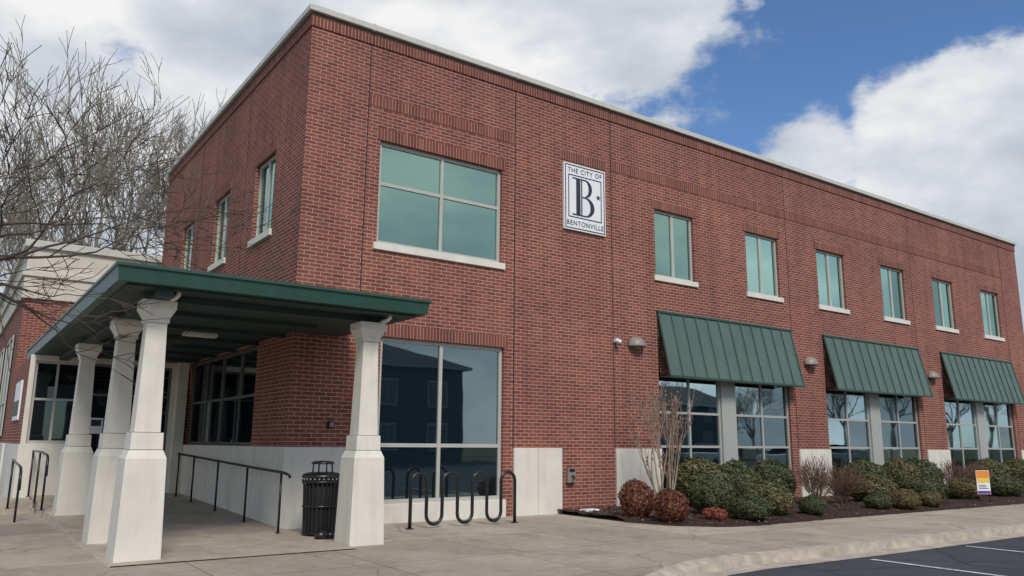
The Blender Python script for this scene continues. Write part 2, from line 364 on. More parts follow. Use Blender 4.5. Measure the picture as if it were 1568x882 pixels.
# ------------------------------------------------------------ wall lamps etc
for x in (8.12,14.83,21.53):
    mb=MB();rings=[]
    for r,z in [(.25,0),(.25,.03),(.235,.10),(.19,.17),(.12,.215),(.03,.235)]:
        rings.append([(x+r*math.cos(math.pi*j/12),-.003-r*1.0*math.sin(math.pi*j/12),3.62+z) for j in range(13)])
    mb.loft(rings,TAUPE,True,True);mb.box((x-.06,-.12,3.56),(x+.06,-.003,3.619),TAUPE);mb.make('wall_lamp')
mb=MB();mb.box((7.44,-.10,3.68),(7.52,-.003,3.76),WHITE);mb.lathe([(.02,-.05),(.045,-.03),(.055,0),(.055,.03)],(7.48,-.15,3.68),WHITE,14);mb.box((7.46,-.18,3.711),(7.5,-.101,3.73),WHITE);mb.lathe([(.005,-.02),(.03,-.01),(.035,.0)],(7.48,-.15,3.628),DARK,12);mb.make('security_camera')
mb=MB();mb.box((6.02,-.09,.62),(6.22,-.003,.92),TAUPE);mb.tube([(6.12,-.09,.75),(6.12,-.16,.75),(6.12,-.17,.68)],.02,BLACK);mb.box((6.05,-.1,.84),(6.19,-.092,.9),BLACK);mb.make('hose_cabinet')
mb=MB();mb.box((.70,-.07,1.63),(.80,-.003,1.76),BLACK);mb.box((.715,-.1,1.66),(.785,-.071,1.74),TAUPE);mb.make('wall_outlet',None,.006)
mb=MB();mb.box((6.05,-.62,.02),(6.45,-.36,.09),WHITE);mb.box((6.08,-.6,.0901),(6.42,-.38,.11),WHITE);mb.make('utility_box',None,.01)
# ------------------------------------------------------------ bike rack
mb=MB();s=2.14/7;x=1.78;pts=[(x,-1.1,0)];r=s/2;zt=.93-r-.03;zb=.06+r
for k in range(7):
    cx=x+s*(k+.5)
    if k%2==0:
        pts.append((x+s*k,-1.1,zt*.5))
        for j in range(9):
            a=math.pi-math.pi*j/8;pts.append((cx+r*math.cos(a),-1.1,zt+r*math.sin(a)))
    else:
        pts.append((x+s*k,-1.1,zt*.5+.1))
        for j in range(9):
            a=math.pi+math.pi*j/8;pts.append((cx+r*math.cos(a),-1.1,zb+r*math.sin(a)))
pts.append((x+s*7,-1.1,.5));pts.append((x+s*7,-1.1,0));
mb.tube(pts,.03,BLACK,10)
for q in (x,x+7*s): mb.lathe([(.07,0),(.07,.012)],(q,-1.1,.005),BLACK,14)
mb.make('bike_rack')
# ------------------------------------------------------------ trash can
T=empty('trash_can',(.17,-1.2,.01));mb=MB()
mb.lathe([(.22,0.02),(.225,.04),(.24,.42),(.25,.80)],(0,0,0),DARK,20)
n=26
for i in range(n):
    a=2*math.pi*i/n;c,s_=math.cos(a),math.sin(a);t=(-s_,c)
    rr=[]
    for r,z in [(.25,.03),(.262,.42),(.272,.74),(.30,.83)]:
        rr.append([(c*(r+k2)+t[0]*k1,s_*(r+k2)+t[1]*k1,z) for k1,k2 in ((-.018,0),(.018,0),(.018,.008),(-.018,.008))])
    mb.loft(rr,BLACK)
for z,r in ((.03,.262),(.42,.274),(.78,.295)):
    mb.lathe([(r-.005,z),(r+.008,z),(r+.008,z+.03),(r-.005,z+.03)],(0,0,0),BLACK,26)
mb.make('slatted_body',T)
mb=MB();mb.lathe([(.30,.85),(.31,.87),(.29,.91),(.20,.935),(.13,.93),(.02,.92)],(0,0,0),BLACK,26)
mb.make('lid',T)
mb=MB()
for a in (0,math.pi/2,math.pi,3*math.pi/2): mb.tube([(.16*math.cos(a),.16*math.sin(a),.93),(.15*math.cos(a),.15*math.sin(a),1.06)],.012,BLACK)
mb.lathe([(.17,1.06),(.18,1.075),(.15,1.10),(.02,1.11)],(0,0,0),BLACK,22);mb.make('rain_cap',T)
mb=MB()
mb.lathe([(.05,0),(.09,.02),(.10,.06),(.07,.11),(.03,.13)],(-.02,-1.72,.01),BLACK,12);mb.lathe([(.05,0),(.07,.03),(.05,.09),(.02,.1)],(.14,-1.68,.01),BLACK,12);mb.make('sandbag_weight')
# ------------------------------------------------------------ handrails
def rail(pts,posts,name,r=.022):
    e=empty(name);mb=MB();mb.tube(pts,r,BLACK);mb.make('top_rail',e)
    mb=MB()
    for p,h in posts: mb.tube([(p[0],p[1],p[2]),(p[0],p[1],p[2]+h)],r*.9,BLACK);mb.lathe([(.045,0),(.045,.01)],(p[0],p[1],p[2]+.002),BLACK,10)
    mb.make('posts',e)
def gz(y): return max(0.0,min(.22,.03*(y+.2)))+.01
rail([(-.25,-.95,.86),(-.27,-.95,.90),(-.3,-.8,.93),(-.3,-.6,.935)]+[(-.3,y,.93+gz(y)) for y in (.5,2,3.5,5,6.0)]+[(-.2,6.05,1.1),(-.05,6.05,1.08)],[((-.3,y,gz(y)),.93) for y in (-.7,1.0,2.8,4.6,5.9)],'ramp_handrail')
rail([(-3.05,3.9,.75),(-3.05,3.95,1.05),(-3.05,4.1,1.12),(-3.05,5.2,1.17),(-3.05,6.95,1.17)],[((-3.05,4.05,gz(4)),.9),((-3.05,5.4,gz(5.4)),.97),((-3.05,6.8,gz(6.8)),.95)],'stair_handrail')
rail([(-3.5,3.2,.55),(-3.5,3.3,.85),(-3.5,3.5,.93),(-3.5,5.4,1.02)],[((-3.5,3.4,-.02),.93),((-3.5,5.3,.1),.92)],'stair_handrail')
# ------------------------------------------------------------ ground
def ground_mat(n,kind):
    m,nt,b=newmat(n);L=nt.links.new;tc=N(nt,'ShaderNodeTexCoord')
    def noise(s,d=4,rg=.6):
        q=N(nt,'ShaderNodeTexNoise');q.inputs['Scale'].default_value=s;q.inputs['Detail'].default_value=d;q.inputs['Roughness'].default_value=rg;L(tc.outputs['Object'],q.inputs['Vector']);return q
    def mixc(bt,f,a,c):
        x=N(nt,'ShaderNodeMixRGB',blend_type=bt)
        if isinstance(f,float):x.inputs[0].default_value=f
        else:L(f,x.inputs[0])
        L(a,x.inputs[1])
        if isinstance(c,tuple):x.inputs[2].default_value=(*c,1)
        else:L(c,x.inputs[2])
        return x.outputs[0]
    if kind=='concrete':
        a=noise(.5);r=ramp(nt,[(.3,(.40,.335,.262)),(.7,(.54,.465,.375))]);L(a.outputs[0],r.inputs[0])
        c=noise(7,5,.75);r2=ramp(nt,[(.3,(.80,.80,.80)),(.7,(1.08,1.08,1.08))]);L(c.outputs[0],r2.inputs[0])
        o=mixc('MULTIPLY',1.0,r.outputs[0],r2.outputs[0])
        f=noise(110,2,.8);r3=ramp(nt,[(.3,(.78,.78,.78)),(.7,(1.16,1.16,1.16))]);L(f.outputs[0],r3.inputs[0]);o=mixc('MULTIPLY',1.0,o,r3.outputs[0])
        st_=noise(1.3,5,.7);r4=ramp(nt,[(.52,(0,0,0)),(.68,(.65,.65,.65))]);L(st_.outputs[0],r4.inputs[0]);o=mixc('MIX',r4.outputs[0],o,(.27,.22,.175))
        br=N(nt,'ShaderNodeTexBrick');br.offset=0;br.inputs['Scale'].default_value=1;br.inputs['Brick Width'].default_value=1.85;br.inputs['Row Height'].default_value=1.85;br.inputs['Mortar Size'].default_value=.009;br.inputs['Mortar Smooth'].default_value=.3
        mp=N(nt,'ShaderNodeMapping');mp.inputs['Location'].default_value=(.35,.62,0);L(tc.outputs['Object'],mp.inputs[0]);L(mp.outputs[0],br.inputs['Vector'])
        br.inputs['Color1'].default_value=(1,1,1,1);br.inputs['Color2'].default_value=(.80,.80,.81,1);br.inputs['Mortar'].default_value=(.36,.34,.32,1)
        o=mixc('MULTIPLY',1.0,o,br.outputs[0])
        v=N(nt,'ShaderNodeTexVoronoi',feature='DISTANCE_TO_EDGE');v.inputs['Scale'].default_value=.3
        w=noise(1.6,3);wm=mixc('ADD',.35,tc.outputs['Object'],w.outputs['Color']);L(wm,v.inputs['Vector'])
        rc=ramp(nt,[(.0,(.5,.48,.45)),(.003,(1,1,1))]);L(v.outputs[0],rc.inputs[0]);o=mixc('MULTIPLY',1.0,o,rc.outputs[0])
        b.inputs['Roughness'].default_value=.85;h=f;bs=.25
    elif kind=='asphalt':
        a=noise(.35);r=ramp(nt,[(.3,(.042,.044,.050)),(.7,(.078,.080,.086))]);L(a.outputs[0],r.inputs[0])
        c=noise(120,3,.9);r2=ramp(nt,[(.3,(.5,.5,.5)),(.7,(1.6,1.6,1.6))]);L(c.outputs[0],r2.inputs[0]);o=mixc('MULTIPLY',1.0,r.outputs[0],r2.outputs[0])
        v=N(nt,'ShaderNodeTexVoronoi',feature='DISTANCE_TO_EDGE');v.inputs['Scale'].default_value=.45
        w=noise(2.0,4);wm=mixc('ADD',.25,tc.outputs['Object'],w.outputs['Color']);L(wm,v.inputs['Vector'])
        rc=ramp(nt,[(.0,(.35,.35,.35)),(.012,(1,1,1))]);L(v.outputs[0],rc.inputs[0]);o=mixc('MULTIPLY',1.0,o,rc.outputs[0])
        b.inputs['Roughness'].default_value=.85;h=c;bs=.5
    elif kind=='mulch':
        a=noise(28,5,.8);r=ramp(nt,[(.3,(.022,.014,.011)),(.55,(.075,.045,.034)),(.75,(.15,.095,.07))]);L(a.outputs[0],r.inputs[0]);o=r.outputs[0];b.inputs['Roughness'].default_value=.95;h=a;bs=1
    else:
        a=noise(.3);r=ramp(nt,[(.3,(.07,.075,.035)),(.7,(.14,.12,.065))]);L(a.outputs[0],r.inputs[0]);c=noise(40);r2=ramp(nt,[(.3,(.6,.6,.6)),(.7,(1.3,1.3,1.3))]);L(c.outputs[0],r2.inputs[0]);o=mixc('MULTIPLY',1.0,r.outputs[0],r2.outputs[0]);b.inputs['Roughness'].default_value=.95;h=c;bs=.6
    L(o,b.inputs['Base Color']);b.inputs['Specular IOR Level'].default_value=.25
    bp=N(nt,'ShaderNodeBump');bp.inputs['Strength'].default_value=bs;bp.inputs['Distance'].default_value=.012 if kind!='mulch' else .05
    L(h.outputs[0],bp.inputs['Height']);L(bp.outputs[0],b.inputs['Normal']);return m
CONC=ground_mat('concrete','concrete');ASPH=ground_mat('asphalt','asphalt');MULCH=ground_mat('mulch','mulch');GRASS=ground_mat('dormant_grass','grass')
mb=MB();mb.face([(-600,-600,-.14),(600,-600,-.14),(600,600,-.14),(-600,600,-.14)],GRASS);mb.make('ground')
mb=MB();mb.face([(-30,-34,-.125),(70,-34,-.125),(70,-4,-.125),(-30,-4,-.125)],ASPH);mb.make('parking_lot')
edge=[(60,-6.28),(12,-6.28),(7,-6.25),(5.2,-6.2),(4.0,-6.15),(3.1,-6.22),(2.4,-6.45),(1.7,-6.8),(1.2,-7.25),(.85,-7.9),(.7,-9),(.7,-20)]
kz=[0,0,0,0,-.0,-.03,-.06,-.085,-.095,-.095,-.095,-.095]
def flatpoly(pts,z,mat,name):
    m_=MB();m_.face([(p[0],p[1],z) for p in pts],mat);return m_.make(name)
KW=.16
def offs(ed,w):
    out=[]
    for i,p in enumerate(ed):
        a=Vector(ed[max(0,i-1)]);b_=Vector(ed[min(len(ed)-1,i+1)]);d_=(b_-a).normalized();nrm=Vector((d_.y,-d_.x))
        out.append((p[0]+nrm.x*w,p[1]+nrm.y*w))
    return out
inn=offs(edge,KW)
flatpoly(inn+[(-30,-20),(-30,10),(0.0,10),(60,10)],0.0,CONC,'sidewalk')
KERB=simple('kerb_concrete',(.42,.365,.295),.85,var=.25,scale=5,bump=.3)
mb=MB()
for i in range(len(edge)-1):
    a,b_,c,d_=edge[i],edge[i+1],inn[i+1],inn[i]
    za,zb_=.004+kz[i],.004+kz[i+1]
    mb.face([(a[0],a[1],za-.012),(b_[0],b_[1],zb_-.012),(c[0],c[1],.004),(d_[0],d_[1],.004)],KERB)
    mb.face([(a[0],a[1],za-.012),(b_[0],b_[1],zb_-.012),(b_[0]-.0,b_[1]-.02,-.14),(a[0],a[1]-.02,-.14)],KERB)
mb.make('kerb')
gut=offs(edge,-.35)
mb=MB()
for i in range(len(edge)-1):
    mb.face([(edge[i][0],edge[i][1],-.118),(edge[i+1][0],edge[i+1][1],-.118),(gut[i+1][0],gut[i+1][1],-.120),(gut[i][0],gut[i][1],-.120)],KERB)
mb.make('gutter_pan')
PAINT=simple('road_paint',(.5,.5,.49),.7,var=.45,scale=14)
mb=MB()
for x in (3.15,5.85,8.55,11.25,13.95,16.65,19.35): mb.face([(x,-6.75,-.116),(x+.1,-6.75,-.116),(x+.1,-11.8,-.116),(x,-11.8,-.116)],PAINT)
mb.make('parking_stripes')
mb=MB();CF=simple('canopy_floor_concrete',(.42,.355,.28),.85,var=.2,scale=1.8,bump=.3,dirt=(.24,.20,.155,.5))
ys=[-2.95,-1.5,-.2,2,4,6,7.0]
for a,b_ in zip(ys,ys[1:]):
    za,zb_=gz(a)+.004,gz(b_)+.004
    mb.face([(-3.0,a,za),(-.0,a,za),(-.0,b_-.01,zb_),(-3.0,b_-.01,zb_)],CF);mb.face([(-3.0,a,za),(-3.0,b_,zb_),(-3.03,b_,-.02),(-3.03,a,-.02)],KERB)
mb.make('entry_walk')
mb=MB()
for i in range(2): mb.box((-5.2,5.2+i*.4,-.05),(-3.05,7.4,.09+i*.11),KERB)
mb.make('entry_steps',None,.01)
bed=[(5.92,-.0),(5.72,-1.1),(5.75,-2.1),(6.0,-3.0),(6.6,-3.6),(7.4,-3.78),(9.7,-3.7),(17.7,-3.75),(40,-3.75),(40,0)]
NX=160;NY=34
def bedmin(x):
    for p,q in zip(bed[1:],bed[2:]):
        if p[0]<=x<=q[0] and q[0]>p[0]:
            return p[1]+(q[1]-p[1])*(x-p[0])/(q[0]-p[0])
    return -3.75
vs=[];fs=[];xs=[5.75+ (22*(i/NX)**1.2) for i in range(NX+1)]
for i,x in enumerate(xs):
    y0=bedmin(x)
    for j in range(NY+1):
        t=j/NY;y=y0*(1-t)
        h=.012+.07*min(1,t*8)+random.uniform(-.018,.018)
        if t==0:h=.004;y+=random.uniform(-.03,.03)
        vs.append((x,y,h))
for i in range(NX):
    for j in range(NY):
        a=i*(NY+1)+j;fs.append((a,a+NY+1,a+NY+2,a+1))
me=bpy.data.meshes.new('mulch_bed');me.from_pydata(vs,[],fs);me.materials.append(MULCH);o=bpy.data.objects.new('mulch_bed',me);COL.objects.link(o)
for p in me.polygons:p.use_smooth=True
CH1=simple('bark_chip',(.14,.085,.06),.9,var=.4,scale=3);CH2=simple('dead_leaf',(.26,.18,.11),.9,var=.3)
mb=MB();rnd=random.Random(21)
for i in range(2600):
    x=5.85+rnd.random()**1.6*18;y0=bedmin(x);y=y0*rnd.random()+(-.12 if rnd.random()<.04 else 0)
    if y<y0+.02 and rnd.random()<.8: continue
    z=.085 if y>y0*.85 else (.05 if y>y0 else .012)
    a=rnd.uniform(0,6.28);l=rnd.uniform(.02,.045);w_=l*rnd.uniform(.25,.6);t=rnd.uniform(-.02,.03);c,s_=math.cos(a),math.sin(a)
    mb.face([(x-c*l,y-s_*l,z),(x+s_*w_,y-c*w_,z+.01),(x+c*l,y+s_*l,z+abs(t)),(x-s_*w_,y+c*w_,z+.005)],CH2 if rnd.random()<.22 else CH1)
mb.make('bark_chips')
# ------------------------------------------------------------ plants
def leafmat(n,c1,c2,c3):
    m,nt,b=newmat(n);L=nt.links.new
    g=N(nt,'ShaderNodeTexCoord');no=N(nt,'ShaderNodeTexNoise');no.inputs['Scale'].default_value=11;no.inputs['Detail'].default_value=2;L(g.outputs['Object'],no.inputs['Vector'])
    r=ramp(nt,[(.32,c1),(.5,c2),(.68,c3)]);L(no.outputs[0],r.inputs[0])
    oi=N(nt,'ShaderNodeObjectInfo');rr=ramp(nt,[(0,(.66,.74,.72)),(.5,(1,1,1)),(1,(1.45,1.1,1.0))]);L(oi.outputs['Random'],rr.inputs[0])
    mu=N(nt,'ShaderNodeMixRGB',blend_type='MULTIPLY');mu.inputs[0].default_value=1;L(r.outputs[0],mu.inputs[1]);L(rr.outputs[0],mu.inputs[2])
    L(mu.outputs[0],b.inputs['Base Color']);b.inputs['Roughness'].default_value=.5;b.inputs['Specular IOR Level'].default_value=.3;return m
LG=leafmat('boxwood_leaves',(.045,.056,.022),(.10,.113,.048),(.175,.172,.085))
LR=leafmat('red_leaves',(.10,.028,.02),(.20,.06,.035),(.24,.13,.06))
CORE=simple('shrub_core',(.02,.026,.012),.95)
def shrubmesh(name,mat,n,seed,leaf=.03,core=True):
    rnd=random.Random(seed);mb=MB()
    off=Vector((seed*3.1,seed*1.7,0))
    def rad(d): return 1+.13*mn.noise(d*1.6+off)+.10*mn.noise(d*4+off)
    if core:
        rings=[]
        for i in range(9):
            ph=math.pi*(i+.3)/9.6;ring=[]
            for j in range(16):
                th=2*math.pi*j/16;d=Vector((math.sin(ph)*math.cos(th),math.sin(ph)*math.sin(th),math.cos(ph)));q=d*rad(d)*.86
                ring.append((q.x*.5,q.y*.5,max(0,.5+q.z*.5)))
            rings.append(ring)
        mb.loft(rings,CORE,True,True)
    for k in range(n):
        z=rnd.uniform(-.95,1);th=rnd.uniform(0,2*math.pi);s=math.sqrt(1-z*z);d=Vector((s*math.cos(th),s*math.sin(th),z))
        rr=rad(d)*(1-abs(rnd.gauss(0,.06)))*(1+max(0,rnd.gauss(0,.03)));p=d*rr*.5+Vector((0,0,.5))
        if p.z<0.01:continue
        nrm=(d+Vector((rnd.gauss(0,.55),rnd.gauss(0,.55),rnd.gauss(0,.55)))).normalized();u=nrm.orthogonal().normalized();u=Quaternion(nrm,rnd.uniform(0,6.28))@u;v=nrm.cross(u)
        l=leaf*rnd.uniform(.6,1.3)
        mb.face([p-u*l,p+v*l*.5,p+u*l,p-v*l*.5],mat)
    o=mb.make(name);me=o.data;bpy.data.objects.remove(o);return me
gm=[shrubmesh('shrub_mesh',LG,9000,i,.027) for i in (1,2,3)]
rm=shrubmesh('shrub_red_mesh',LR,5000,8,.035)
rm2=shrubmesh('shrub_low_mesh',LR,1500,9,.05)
def shrub(x,y,r,h,me,name='round_shrub'):
    o=bpy.data.objects.new(name,me);COL.objects.link(o);o.location=(x,y,.03);o.rotation_euler=(0,0,random.uniform(0,6.28));o.scale=(2*r*random.uniform(.93,1.07),2*r*random.uniform(.93,1.07),h)
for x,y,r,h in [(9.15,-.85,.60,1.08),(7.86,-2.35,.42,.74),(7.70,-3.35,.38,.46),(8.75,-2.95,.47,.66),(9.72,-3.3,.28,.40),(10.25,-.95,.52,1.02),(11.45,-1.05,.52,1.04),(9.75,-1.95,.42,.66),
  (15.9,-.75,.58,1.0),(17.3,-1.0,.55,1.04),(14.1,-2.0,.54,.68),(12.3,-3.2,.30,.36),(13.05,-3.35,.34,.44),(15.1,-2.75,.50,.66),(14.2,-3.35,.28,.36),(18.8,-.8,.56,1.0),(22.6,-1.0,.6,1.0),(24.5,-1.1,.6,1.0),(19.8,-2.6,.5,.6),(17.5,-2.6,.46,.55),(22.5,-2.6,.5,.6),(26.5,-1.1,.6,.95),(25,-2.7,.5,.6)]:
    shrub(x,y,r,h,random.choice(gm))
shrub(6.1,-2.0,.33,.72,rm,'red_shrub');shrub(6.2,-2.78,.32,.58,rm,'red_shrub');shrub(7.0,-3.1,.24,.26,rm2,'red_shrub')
def branch(mb,p,d,L,r,lvl,rnd,mat,spread=.6,nseg=4,kids=(3,5),up=.15,rmin=.004,sides=5,wig=.14,shr=.68,tip=None):
    pts=[p.copy()];rs=[r];q=p.copy();dd=d.copy()
    if lvl<=1:nseg=2
    for i in range(nseg):
        dd=(dd+Vector((rnd.gauss(0,wig),rnd.gauss(0,wig),rnd.gauss(0,wig)+up*.3))).normalized();q=q+dd*(L/nseg);pts.append(q.copy());rs.append(max(rmin*.7,r*(1-.6*(i+1)/nseg)))
    mb.tube(pts,rs,mat,sides if lvl>2 else 3,cap=False)
    if lvl<=0:
        if tip: tip(mb,q)
        return
    k=rnd.randint(*kids)
    for i in range(k):
        t=rnd.uniform(.3,1.0) if i<k-1 else 1.0
        f=t*nseg;a=min(nseg-1,int(f));pos=pts[a].lerp(pts[a+1],f-a);rr=rs[a]+(rs[a+1]-rs[a])*(f-a)
        dr=(pts[a+1]-pts[a]).normalized();ax=Quaternion(dr,rnd.uniform(0,6.28))@dr.orthogonal().normalized()
        nd=(Quaternion(ax,rnd.gauss(spread,.18) if i<k-1 else rnd.uniform(.1,.3))@dr);nd=(nd+Vector((0,0,up))).normalized()
        branch(mb,pos,nd,L*shr*rnd.uniform(.75,1.15),max(rmin,rr*.72),lvl-1,rnd,mat,spread,nseg,kids,up,rmin,sides,wig,shr,tip)
def tree(name,x,y,H,seed,mat,r=.2,lvl=5,kids=(3,5),spread=.6,rmin=.008,trunkfrac=.28,limbs=5,up=.15,shr=.68,limbl=.33,dirs=None,wig=.13):
    rnd=random.Random(seed);mb=MB();base=Vector((0,0,-.15));top=Vector((rnd.uniform(-.2,.2),rnd.uniform(-.2,.2),H*trunkfrac))
    mb.tube([base,base+Vector((0,0,.3)),(base+top)/2+Vector((.05,0,0)),top],[r*1.35,r*1.05,r*.9,r*.8],mat,9)
    for i in range(limbs):
        a=2*math.pi*(i+rnd.uniform(-.2,.2))/limbs;tilt=rnd.uniform(.35,.75) if i else .12
        d=Vector((math.cos(a)*math.sin(tilt),math.sin(a)*math.sin(tilt),math.cos(tilt)))
        if dirs:d=Vector(dirs[i]).normalized()
        branch(mb,top-Vector((0,0,rnd.uniform(0,.15*H*trunkfrac))),d,H*limbl,r*.6,lvl,rnd,mat,spread,4,kids,up,rmin,6,wig,shr)
    o=mb.make(name,None,0,(x,y,0));return o
t1=tree('bare_tree',.4,28,19.5,3,BARK2,r=.32,lvl=5,kids=(3,4),rmin=.018,spread=.58,shr=.69,limbl=.27,limbs=7,trunkfrac=.25)
t2=tree('bare_tree',5.2,31,21,15,BARK2,r=.32,lvl=5,kids=(3,4),rmin=.018,spread=.58,shr=.69,limbl=.27,limbs=7,trunkfrac=.25)
# ornamental tree just left of the view, limbs sweeping over the canopy
t3=tree('bare_tree',-5.85,-1.35,6.4,23,BARK,r=.11,lvl=5,kids=(2,3),spread=.58,rmin=.0065,trunkfrac=.50,limbs=7,up=.03,limbl=.27,shr=.72,wig=.16,
  dirs=[(.8,-.5,.14),(.8,-.3,.42),(.7,-.6,.8),(.3,-.9,.5),(-.8,.2,.6),(.5,.7,.4),(.85,-.45,.26)])
rnd=random.Random(4);mb=MB()
SEED=simple('seed_heads',(.2,.13,.09),.9)
def tip(mb_,q):
    if rnd.random()<.45:
        l=.018;mb_.loft([[(q.x-l,q.y-l,q.z),(q.x+l,q.y-l,q.z),(q.x+l,q.y+l,q.z),(q.x-l,q.y+l,q.z)],[(q.x-l*.4,q.y-l*.4,q.z+.05),(q.x+l*.4,q.y-l*.4,q.z+.05),(q.x+l*.4,q.y+l*.4,q.z+.05),(q.x-l*.4,q.y+l*.4,q.z+.05)]],SEED)
for i in range(13):
    a=rnd.uniform(0,6.28);t=rnd.uniform(.08,.36);d=Vector((math.cos(a)*math.sin(t),math.sin(a)*math.sin(t),math.cos(t)))
    branch(mb,Vector((math.cos(a)*.1,math.sin(a)*.1,0)),d,1.5,.026,3,rnd,BARKM,.36,4,(3,4),.22,.005,5,.07,.44,tip)
mb.make('crape_myrtle',None,0,(7.45,-1.45,.05))
for x,y,h,sd in [(12.0,-1.9,1.15,1),(12.7,-2.1,1.0,2),(19.5,-1.3,1.1,3),(20.4,-1.6,1.0,5)]:
    rnd2=random.Random(sd);mb=MB()
    for i in range(34):
        a=rnd2.uniform(0,6.28);t=rnd2.uniform(.1,.8);d=Vector((math.cos(a)*math.sin(t),math.sin(a)*math.sin(t),math.cos(t)))
        branch(mb,Vector((0,0,0)),d,h*.52,.009,2,rnd2,BARKR,.5,3,(4,5),.1,.0045,3,.12,.6)
    mb.make('twiggy_shrub',None,0,(x,y,.05))
E=empty('yard_sign',(16.8,-3.4,0));E.rotation_euler=(0,0,math.radians(-25));mb=MB()
mb.tube([(-.15,0,0),(-.15,0,.6)],.008,BLACK);mb.tube([(.15,0,0),(.15,0,.6)],.008,BLACK);mb.make('stakes',E)
mb=MB();mb.box((-.19,-.012,.26),(.19,-.009,.84),WHITE)
OR=simple('sign_orange',(.75,.25,.04),.5);YE_=simple('sign_yellow',(.8,.55,.08),.5);PU=simple('sign_purple',(.12,.05,.3),.5)
mb.box((-.18,-.016,.66),(.18,-.0125,.83),OR);mb.box((-.18,-.016,.54),(.18,-.0125,.655),YE_);mb.box((-.18,-.016,.27),(.18,-.0125,.34),PU)
for i in range(3): mb.box((-.14,-.016,.39+.04*i),(.14-.04*i,-.0125,.405+.04*i),INK)
mb.make('panel',E)
# ------------------------------------------------------------ across the street (seen in window reflections)
SID=simple('house_siding',(.045,.058,.08),.8);ROOF=simple('roof_shingle',(.05,.047,.045),.9,var=.3,scale=10);TRIM=simple('house_trim',(.32,.33,.36),.7);PANE=simple('house_pane',(.07,.085,.10),.3)
def house(x0,x1,y0,y1,h,nm='row_house'):
    E=empty(nm);mb=MB();mb.box((x0,y1,-.13),(x1,y0,h),SID);mb.make('walls',E)
    mb=MB();o=.5;mx=(y0+y1)/2;mb.box((x0-o,y1-o,h),(x1+o,y0+o,h+.2),TRIM);mb.make('eaves',E)
    mb=MB();mb.loft([[(x0-o,y1-o,h+.201),(x1+o,y1-o,h+.201),(x1+o,y0+o,h+.201),(x0-o,y0+o,h+.201)],[(x0+4,mx-.2,h+2.6),(x1-4,mx-.2,h+2.6),(x1-4,mx+.2,h+2.6),(x0+4,mx+.2,h+2.6)]],ROOF);mb.make('roof',E)
    mb=MB();x=x0+1.3
    while x<x1-2:
        for z in (1.0,4.2,):
            mb.box((x-.1,y0+.002,z-.1),(x+1.3,y0+.03,z+1.8),TRIM);mb.box((x,y0+.031,z),(x+.57,y0+.04,z+1.7),PANE);mb.box((x+.63,y0+.031,z),(x+1.2,y0+.04,z+1.7),PANE)
        x+=4.1
    mb.make('windows',E)
house(4,28.5,-40,-52,7.0);house(-40,-4,-44,-54,7);house(60,80,-54,-64,6.0)
for (x,y,s,src) in [(44,-50,.42,t1),(58,-46,.45,t2),(70,-44,.5,t1),(83,-42,.72,t2),(97,-43,.75,t1),(110,-42,.78,t2),(124,-43,.8,t1),(38,-62,.45,t2),(70,55,.5,t1),(95,40,.5,t2),(-5.5,33,.78,t2)]:
    o=bpy.data.objects.new('bare_tree',src.data);COL.objects.link(o);o.location=(x,y,0);o.scale=(s,s,s);o.rotation_euler=(0,0,x)
def car(x,y,col):
    E=empty('parked_car',(x,y,-.12));m=simple('car_paint',col,.25,var=.02)
    mb=MB();prof=[(-2.2,.35),(-2.25,.75),(-1.9,.95),(-1.2,1.02),(1.5,1.05),(2.1,1.0),(2.25,.7),(2.2,.35)]
    rings=[[(w_,p,q) for p,q in prof] for w_ in (-.88,-.8,.8,.88)]
    rings[0]=[(-.88,p*.97,.35+(q-.35)*.93) for p,q in prof];rings[3]=[(.88,p*.97,.35+(q-.35)*.93) for p,q in prof]
    mb.loft(rings,m,True,True);mb.make('body',E,.03)
    mb=MB();cp=[(-1.15,1.0),(-.5,1.45),(1.1,1.48),(1.8,1.0)];mb.loft([[(-.8,p,q) for p,q in cp],[(-.66,p*.95,1.0+(q-1)*.99) for p,q in cp],[(.66,p*.95,1.0+(q-1)*.99) for p,q in cp],[(.8,p,1.0+(q-1)*.2) for p,q in cp]],GLD);mb.make('cabin',E,.02)
    mb=MB();mb.box((-.62,-.45,1.455),(.62,1.0,1.49),m);mb.make('roof',E,.02)
    for sx in (-.8,.8):
        for sy in (-1.4,1.4):
            mb=MB();mb.tube([(sx-.1,sy,.33),(sx+.1,sy,.33)],.33,DARK,16);mb.make('wheel',E)
for x,c in ((27,(.5,.52,.55)),(35,(.05,.07,.1)),(30,(.6,.6,.6)),(41,(.5,.5,.5)),(50,(.6,.6,.6)),(56,(.3,.3,.32))): car(x,-26,c)
# ------------------------------------------------------------ world
w=bpy.data.worlds.new('World');S.world=w;w.use_nodes=True;nt=w.node_tree;nt.nodes.clear();L=nt.links.new
sd=Vector((-.22,-.78,.80)).normalized()
sky=N(nt,'ShaderNodeTexSky');sky.sky_type='NISHITA';sky.sun_disc=False;sky.sun_elevation=math.asin(sd.z);sky.sun_rotation=math.atan2(sd.x,sd.y);sky.dust_density=.3;sky.ozone_density=3.0
bg=N(nt,'ShaderNodeBackground');bg.inputs[1].default_value=.125
tn=N(nt,'ShaderNodeMixRGB',blend_type='MULTIPLY');tn.inputs[0].default_value=1;tn.inputs[2].default_value=(.74,.92,1.08,1);L(sky.outputs[0],tn.inputs[1]);L(tn.outputs[0],bg.inputs[0])
tc=N(nt,'ShaderNodeTexCoord');nv=N(nt,'ShaderNodeVectorMath',operation='NORMALIZE');L(tc.outputs['Generated'],nv.inputs[0]);D=nv.outputs[0]
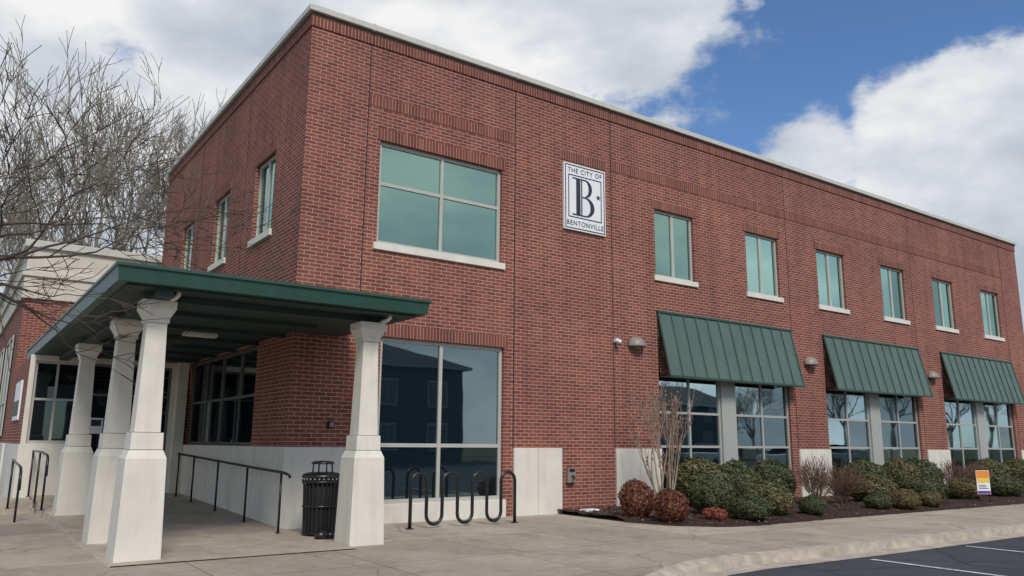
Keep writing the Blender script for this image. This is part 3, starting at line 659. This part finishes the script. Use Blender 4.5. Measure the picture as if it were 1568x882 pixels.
blobs=[((.845,.413,.325),.09),((.871,.335,.320),.11),((.782,.509,.325),.07),((.899,.351,.20),.12),((.606,.627,.490),.125),((.387,.79,.475),.37),((.074,.94,.334),.5),((.484,-.824,.25),.5),((-.8,-.3,.4),.6),((.1,0,1),.45),((.88,-.44,.18),.30)]
cur=None
for c,r in blobs:
    ds=N(nt,'ShaderNodeVectorMath',operation='DISTANCE');L(D,ds.inputs[0]);ds.inputs[1].default_value=Vector(c).normalized()
    ma=N(nt,'ShaderNodeMath',operation='MULTIPLY_ADD');ma.inputs[1].default_value=-1/r;ma.inputs[2].default_value=1;L(ds.outputs['Value'],ma.inputs[0])
    if cur is None:cur=ma.outputs[0]
    else:
        mxn=N(nt,'ShaderNodeMath',operation='MAXIMUM');L(cur,mxn.inputs[0]);L(ma.outputs[0],mxn.inputs[1]);cur=mxn.outputs[0]
cl=N(nt,'ShaderNodeClamp');cl.inputs[1].default_value=-.5;cl.inputs[2].default_value=.55;L(cur,cl.inputs[0])
n1=N(nt,'ShaderNodeTexNoise');n1.inputs['Scale'].default_value=6.5;n1.inputs['Detail'].default_value=7;n1.inputs['Roughness'].default_value=.57
mp=N(nt,'ShaderNodeMapping');mp.inputs['Scale'].default_value=(1,1,1.7);L(D,mp.inputs[0]);L(mp.outputs[0],n1.inputs['Vector'])
m1=N(nt,'ShaderNodeMath',operation='MULTIPLY_ADD');m1.inputs[1].default_value=2.5;m1.inputs[2].default_value=-1.25;L(n1.outputs[0],m1.inputs[0])
ad=N(nt,'ShaderNodeMath',operation='ADD');L(m1.outputs[0],ad.inputs[0]);L(cl.outputs[0],ad.inputs[1])
mr=N(nt,'ShaderNodeMapRange',interpolation_type='SMOOTHSTEP');mr.inputs[1].default_value=-.10;mr.inputs[2].default_value=.30;L(ad.outputs[0],mr.inputs[0])
n2=N(nt,'ShaderNodeTexNoise');n2.inputs['Scale'].default_value=5;n2.inputs['Detail'].default_value=5;n2.inputs['Roughness'].default_value=.5
mp2=N(nt,'ShaderNodeMapping');mp2.inputs['Scale'].default_value=(1,1,2);mp2.inputs['Location'].default_value=(3,1,.06);L(D,mp2.inputs[0]);L(mp2.outputs[0],n2.inputs['Vector'])
cr=ramp(nt,[(.32,(.50,.56,.65)),(.48,(.70,.74,.80)),(.63,(.98,.98,.98))]);L(n2.outputs[0],cr.inputs[0])
bg2=N(nt,'ShaderNodeBackground');bg2.inputs[1].default_value=.92;L(cr.outputs[0],bg2.inputs[0])
ms=N(nt,'ShaderNodeMixShader');L(mr.outputs[0],ms.inputs[0]);L(bg.outputs[0],ms.inputs[1]);L(bg2.outputs[0],ms.inputs[2])
ow=N(nt,'ShaderNodeOutputWorld');L(ms.outputs[0],ow.inputs[0])
w.cycles.sampling_method='MANUAL';w.cycles.sample_map_resolution=512
sl=bpy.data.lights.new('sun','SUN');sl.energy=2.6;sl.angle=math.radians(18);sl.color=(1,.94,.85);so=bpy.data.objects.new('sun',sl);COL.objects.link(so);so.rotation_euler=sd.to_track_quat('Z','Y').to_euler();so.location=(-10,-20,20)
# ------------------------------------------------------------ camera
pi_,ya,ro=math.radians(11.182),math.radians(54.512),math.radians(-.475)
F=Vector((math.cos(ya)*math.cos(pi_),math.sin(ya)*math.cos(pi_),math.sin(pi_)));R=Vector((math.sin(ya),-math.cos(ya),0));U=R.cross(F)
R2=R*math.cos(ro)-U*math.sin(ro);U2=R*math.sin(ro)+U*math.cos(ro)
M=Matrix((R2,U2,-F)).transposed().to_4x4();M.translation=Vector((-4.749,-13.119,1.4))
cam=bpy.data.cameras.new('camera');co=bpy.data.objects.new('camera',cam);COL.objects.link(co);co.matrix_world=M
cam.sensor_width=36;cam.lens=36*1207.7/1568;cam.clip_end=3000;cam.clip_start=.05;S.camera=co
S.view_settings.view_transform='Standard';S.view_settings.look='None';S.view_settings.exposure=0
